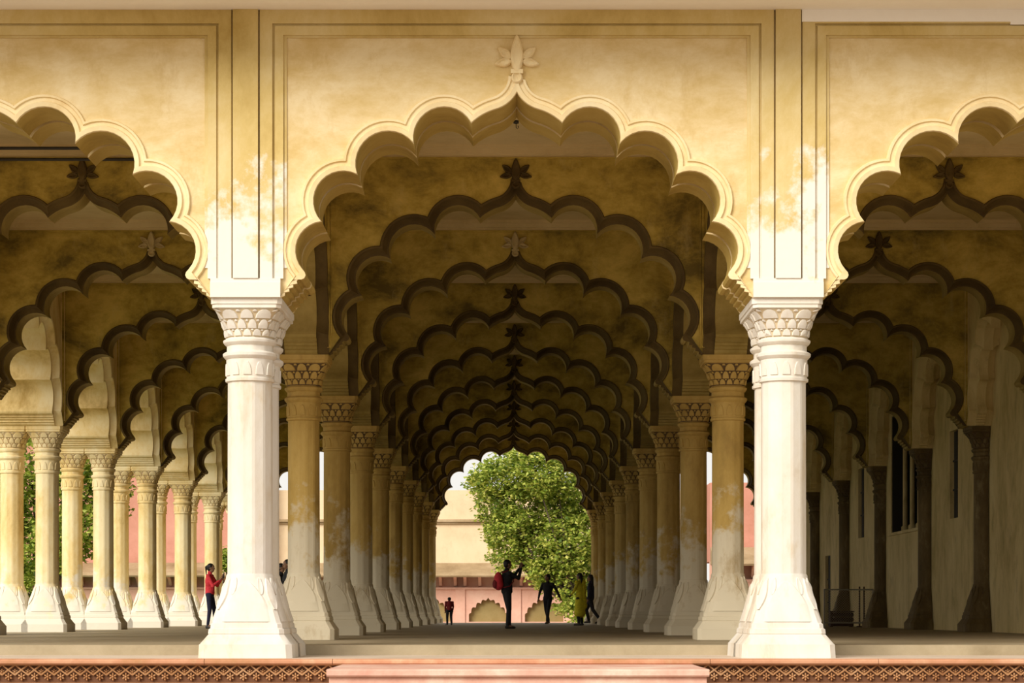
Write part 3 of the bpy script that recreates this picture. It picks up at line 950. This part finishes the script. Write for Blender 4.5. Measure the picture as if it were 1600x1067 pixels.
tree('leafy_tree', 'large green leafy tree standing beyond the far end of the hall', 101.4,
     [(798, 742, 38), (765, 752, 30), (745, 758, 20), (835, 738, 38), (870, 745, 38), (900, 785, 42), (860, 790, 42), (815, 790, 40), (775, 795, 30),
      (800, 830, 38), (795, 862, 32), (840, 850, 42), (885, 850, 45), (920, 830, 45), (905, 900, 42), (870, 890, 35), (845, 893, 22), (910, 945, 32), (890, 935, 26),
      (955, 790, 40), (960, 870, 45), (818, 712, 24), (860, 712, 25)],
     905, 42000, .21, 3)
tree('courtyard_tree', 'bushy green tree seen between the leftmost facade columns', 150,
     [(45, 730, 50), (30, 790, 55), (60, 850, 45), (40, 900, 50), (145, 770, 45), (150, 720, 40), (140, 830, 42), (100, 760, 45), (100, 850, 45), (-20, 780, 60), (-20, 880, 60)],
     60, 15000, .20, 5)
tree('courtyard_tree', 'small distant green tree above the red building between left columns', 82,
     [(352, 868, 10), (345, 880, 10), (358, 878, 9)], 352, 900, .25, 8, .4)

# ------------------------------------------------------------------ people
def cloth(name, col, rough=.85): 
    return plain(name, col, rough, var=.15, scale=20)
M['skin'] = plain('skin', (.32, .17, .10), .6)
M['hair'] = plain('black_hair', (.012, .010, .009), .5)
M['dark'] = cloth('dark_cloth', (.018, .018, .022))
M['navy'] = cloth('navy_cloth', (.018, .02, .055))
M['red'] = cloth('red_cloth', (.80, .05, .07))
M['maroon'] = cloth('dark_red_cloth', (.26, .02, .025))
M['yellow'] = cloth('yellow_cloth', (.85, .78, .04))
M['white'] = cloth('white_cloth', (.75, .72, .68))
M['shoe'] = plain('shoe_leather', (.03, .025, .022), .5)
M['phone'] = plain('black_plastic', (.01, .01, .012), .3)

def remeshed(mb, name, mat, parent, vox=.010, sm=4):
    o = mb.build(name, mat, parent, smooth=True)
    m = o.modifiers.new('skin', 'REMESH'); m.mode = 'VOXEL'; m.voxel_size = vox; m.use_smooth_shade = True
    s = o.modifiers.new('soft', 'SMOOTH'); s.factor = .5; s.iterations = sm
    return o

def hand(mb, w, d, side):
    """palm, four unequal curled fingers and a thumb off the side of the palm"""
    w = Vector(w); d = Vector(d).normalized()
    lat = d.cross(Vector((0, 0, 1)))
    if lat.length < .2: lat = Vector((0, 1, 0))
    lat.normalize(); nrm = lat.cross(d) * -1
    mb.capsule(w, w + d * .07, .026, .030)
    for i, (o, L) in enumerate(((-.027, .068), (-.009, .078), (.009, .074), (.026, .058))):
        a = w + d * .085 + lat * o
        b_ = a + d * L * .55 + nrm * -.006
        c = b_ + (d * .6 - nrm * .7).normalized() * L * .45
        mb.capsule(a, b_, .0095, .0085, 8); mb.capsule(b_, c, .0085, .0075, 8)
    a = w + d * .03 + lat * side * .024; b_ = a + (d * .6 + lat * side * .8).normalized() * .035; c = b_ + (d * .9 + lat * side * .2).normalized() * .03
    mb.capsule(a, b_, .012, .010, 8); mb.capsule(b_, c, .010, .008, 8)

def person(label, loc, rz, height, J, top, legs, kind='trousers', hairlong=False, pony=False, vox=.009, sleeve=1.0, extra=None, female=False):
    """J: joint positions for a 1.75 m figure that faces +x (z up, y to its left)"""
    k = height / 1.75
    r = empty('person', loc, rz); tag(r, label, 'person'); r.scale = (k * (1.25 if height < 1.2 else 1), k * (1.25 if height < 1.2 else 1), k)
    V = lambda n: Vector(J[n])
    pel, ch, nk, hd = V('pelvis'), V('chest'), V('neck'), V('head')
    sh = .17 if female else .195
    shL, shR = ch + Vector((0, sh, .12)), ch + Vector((0, -sh, .12))
    hpL, hpR = pel + Vector((0, .09, -.04)), pel + Vector((0, -.09, -.04))
    b = MB()
    b.ell(ch + Vector((0, 0, -.02)), (.10, .15, .19)); b.ell(pel, (.105, .145, .13)); b.capsule(pel, ch, .11, .115)
    b.capsule(shL, shR, .058, .058); b.capsule(ch + Vector((0, 0, .12)), hd, .058, .05)
    fd = Vector((cos(radians(J.get('look', 0))), sin(radians(J.get('look', 0))), 0)); lt = Vector((-fd.y, fd.x, 0))
    rot = Matrix.Rotation(radians(J.get('look', 0)), 3, 'Z')
    b.ell(hd + Vector((0, 0, .03)), (.095, .075, .095), rot=rot); b.ell(hd + fd * .025 + Vector((0, 0, -.045)), (.062, .055, .068), rot=rot)
    b.capsule(hd + fd * .088 + Vector((0, 0, .012)), hd + fd * .108 + Vector((0, 0, -.022)), .009, .014, 8)
    b.capsule(hd + fd * .08 + lt * .02 + Vector((0, 0, -.055)), hd + fd * .08 - lt * .02 + Vector((0, 0, -.055)), .010, .010, 8)
    for s in (-1, 1): b.ell(hd + lt * .077 * s + Vector((0, 0, -.005)), (.018, .010, .030), 8, 6, rot=rot)
    for S, s_ in (('L', 1), ('R', -1)):
        sp = shL if S == 'L' else shR; el = V('elbow' + S); wr = V('wrist' + S)
        b.capsule(sp, el, .047, .038); b.capsule(el, wr, .038, .025)
        hand(b, wr, V('hand' + S) if 'hand' + S in J else (wr - el), s_)
        hp = hpL if S == 'L' else hpR; kn = V('knee' + S); an = V('ankle' + S)
        b.capsule(hp, kn, .082, .052); b.capsule(kn, an, .052, .034)
        td = V('toe' + S); b.capsule(an, an + td * .12 - Vector((0, 0, .05)), .034, .03)
    body = remeshed(b, 'body', M['skin'], r, vox)
    # eyes
    e = MB()
    for s in (-1, 1): e.ell(hd + fd * .087 + lt * s * .031 + Vector((0, 0, .012)), (.012, .013, .008), 8, 6)
    e.build('eyes', M['white'], r, smooth=True)
    # top garment
    t = MB(); g_ = .014 if female else .03
    t.ell(ch + Vector((0, 0, -.02)), (.115 + g_, .16 + g_, .20)); t.capsule(pel + Vector((0, 0, .03)), ch, .125 + g_, .12 + g_)
    t.ell(pel + Vector((0, 0, .01)), (.125, .165, .12)); t.capsule(shL, shR, .066, .066); t.capsule(ch + Vector((0, 0, .10)), nk, .085, .062)
    for S in 'LR':
        sp = shL if S == 'L' else shR; el = V('elbow' + S); wr = V('wrist' + S); en = el.lerp(wr, .93)
        t.capsule(sp, el, .062, .052); t.capsule(el, en, .052, .036)
    if kind == 'kameez':
        for i in range(5):
            f_ = i / 4; t.ell(pel.lerp(Vector((pel.x, pel.y, .42)), f_), (.14 + .05 * f_, .18 + .05 * f_, .16))
    tp = remeshed(t, 'kameez' if kind == 'kameez' else 'jacket', top, r, vox)
    q = MB()
    q.ell(pel + Vector((0, 0, -.03)), (.118, .155, .12))
    for S in 'LR':
        hp = hpL if S == 'L' else hpR; kn = V('knee' + S); an = V('ankle' + S)
        rr = (.098, .070, .054) if kind != 'slim' else (.092, .062, .042)
        q.capsule(hp, kn, rr[0], rr[1]); q.capsule(kn, an + Vector((0, 0, .03)), rr[1], rr[2])
    remeshed(q, 'trousers', legs, r, vox)
    for S in 'LR':
        an = V('ankle' + S); td = V('toe' + S)
        q = MB(); q.capsule(an + Vector((0, 0, -.045)) - td * .03, an + td * .15 + Vector((0, 0, -.055)), .042, .034); q.capsule(an, an + Vector((0, 0, -.04)), .04, .042)
        remeshed(q, 'shoe', M['shoe'], r, vox)
    # hair
    q = MB(); q.ell(hd - fd * .018 + Vector((0, 0, .045)), (.098, .086, .092), rot=rot)
    q.ell(hd - fd * .045 + Vector((0, 0, 0)), (.062, .078, .085), rot=rot)
    if hairlong: q.capsule(hd - fd * .07, hd - fd * .09 + Vector((0, 0, -.22)), .06, .04)
    if pony:
        q.capsule(hd - fd * .10 + Vector((0, 0, .06)), hd - fd * .14 + Vector((0, 0, .03)), .03, .032); q.capsule(hd - fd * .14 + Vector((0, 0, .03)), hd - fd * .13 + Vector((0, 0, -.17)), .032, .014)
    remeshed(q, 'hair', M['hair'], r, vox)
    if extra: extra(r)
    return r

def stand(**k):
    J = dict(pelvis=(0, 0, .95), chest=(0, 0, 1.28), neck=(.0, 0, 1.50), head=(.02, 0, 1.62),
             elbowL=(-.02, .26, 1.13), elbowR=(-.02, -.26, 1.13), wristL=(.04, .28, .88), wristR=(.04, -.28, .88),
             kneeL=(.02, .10, .50), kneeR=(.02, -.10, .50), ankleL=(-.02, .11, .09), ankleR=(-.02, -.11, .09), toeL=(1, .15, 0), toeR=(1, -.15, 0))
    J.update(k); return J

def backpack(mat, mat2):
    def f(r):
        q = MB()
        q.ell((-.23, 0, 1.22), (.11, .15, .22)); q.ell((-.22, 0, 1.12), (.12, .155, .15))
        bag = remeshed(q, 'backpack', mat, r, .012)
        q = MB(); q.ell((-.31, 0, 1.13), (.07, .11, .12)); remeshed(q, 'backpack_pocket', mat2, bag, .012)
        for s in (-1, 1):
            q = MB(); q.tube([(-.16, s * .10, 1.40), (-.02, s * .11, 1.475), (.12, s * .11, 1.38), (.14, s * .12, 1.2), (.02, s * .17, 1.08), (-.14, s * .13, 1.04)], .014, 6)
            q.build('strap', mat2, bag, smooth=True)
    return f

def ground_at(px, s, z=0): 
    p = P(px, HZ, s); p.z = z; return p

# tall man photographing, backpack on
J = stand(elbowL=(.24, .20, 1.30), wristL=(.36, .07, 1.53), elbowR=(.24, -.20, 1.28), wristR=(.36, -.07, 1.53), handL=(.25, -.3, .9), handR=(.25, .3, .9), ankleL=(.10, .11, .09), kneeL=(.09, .10, .5))
person('tall person with a red backpack raising a camera in the central aisle', ground_at(792, 205), radians(20), 1.80, J, M['dark'], M['dark'], extra=backpack(M['red'], M['maroon']))
p0 = ground_at(792, 205)
def held(name, label, base, rz, k, off, dims, mat=M['phone']):
    c = Matrix.Rotation(rz, 3, 'Z') @ (Vector(off) * k) + base
    q = MB(); dx, dy, dz = dims
    q.box((-dx / 2, -dy / 2, -dz / 2), (dx / 2, dy / 2, dz / 2))
    if name == 'camera_held':
        q.tube([(dx / 2, 0, 0), (dx / 2 + .05, 0, 0)], .028, 12)
    o = q.build(name, mat, loc=c); o.rotation_euler = (0, 0, rz)
    bv = o.modifiers.new('edge', 'BEVEL'); bv.width = .006; bv.segments = 2
    return tag(o, label, 'camera' if 'camera' in name else 'phone')
held('camera_held', 'black camera held up by the tall backpacker in the central aisle', p0, radians(20), 1.80 / 1.75, (.41, 0, 1.60), (.05, .11, .075))

# small child
J = stand(elbowL=(.0, .20, 1.12), wristL=(.06, .19, .86), elbowR=(.0, -.20, 1.12), wristR=(.05, -.19, .86), head=(.01, 0, 1.57))
ch = person('small child in a red top and dark trousers standing far off by the left columns', ground_at(702, 159), radians(110), .96, J, M['maroon'], M['dark'], vox=.012, female=True)

# walking man
J = stand(look=-40, elbowL=(-.12, .30, 1.16), wristL=(-.12, .42, .93), elbowR=(.08, -.27, 1.13), wristR=(.20, -.26, .90), kneeL=(.16, .10, .52), ankleL=(.24, .11, .10), kneeR=(-.06, -.10, .50), ankleR=(-.22, -.10, .12), toeL=(1, .1, 0), toeR=(.95, -.1, -.1))
person('person in a black jacket and trousers walking away in the central aisle', ground_at(856, 150), radians(-120), 1.78, J, M['dark'], M['dark'])

# woman in yellow
J = stand(elbowL=(.08, .24, 1.15), wristL=(.22, .16, 1.05), elbowR=(.02, -.25, 1.13), wristR=(.10, -.26, .90))
def dupatta(r):
    q = MB()
    for i in range(6):
        f_ = i / 5; q.ell((-.10 - .03 * f_, -.08 - .02 * f_, 1.42 - .75 * f_), (.07, .11 + .02 * f_, .12))
    q.capsule((.02, .17, 1.42), (.0, -.17, 1.42), .085, .085)
    remeshed(q, 'shawl', M['yellow'], r, .012)
person('person in a bright yellow kameez and shawl near the right columns', ground_at(906, 165), radians(150), 1.70, J, M['yellow'], M['dark'], kind='kameez', hairlong=True, extra=dupatta, female=True)
# companion
J = stand(kneeR=(.18, -.1, .52), ankleR=(.10, -.12, .14), kneeL=(-.10, .10, .52), ankleL=(-.34, .11, .17), toeL=(.9, .1, -.35), elbowR=(.05, -.25, 1.14), wristR=(.18, -.24, .93))
person('person in dark navy clothes stepping along behind the one in yellow', ground_at(923, 153), radians(165), 1.74, J, M['navy'], M['dark'], female=True, hairlong=True)

# girl in red with a phone, left aisle
J = stand(elbowL=(.14, .22, 1.16), wristL=(.30, .08, 1.33), elbowR=(.14, -.22, 1.14), wristR=(.28, -.07, 1.28), handL=(.5, -.3, .8), handR=(.5, .3, .8), kneeL=(.10, .08, .5), ankleL=(.12, .09, .09), ankleR=(-.03, -.09, .09), head=(.03, 0, 1.61))
pg = ground_at(328, 203)
person('person with a ponytail and red jacket holding a phone in the left aisle', pg, radians(-8), 1.72, J, M['red'], M['navy'], kind='slim', pony=True, female=True)
held('mobile_phone', 'black phone held by the ponytailed person in the red jacket', pg, radians(-8), 1.72 / 1.75, (.385, 0, 1.42), (.010, .075, .15))

# two people half hidden behind the front left columns
J = stand(elbowL=(.10, .24, 1.16), wristL=(.24, .18, 1.18))
person('person in black clothes half hidden behind a column left of the middle arch', ground_at(449.5, 222), radians(200), 1.70, J, M['dark'], M['dark'], hairlong=True, female=True)
def satchel(r):
    q = MB(); q.ell((.15, 0, 1.17), (.05, .12, .14)); remeshed(q, 'white_bib', M['white'], r, .012)
person('person with a white front and dark jacket, glimpsed between two left columns', ground_at(439, 212), radians(-20), 1.66, stand(), M['dark'], M['dark'], hairlong=True, extra=satchel, female=True)
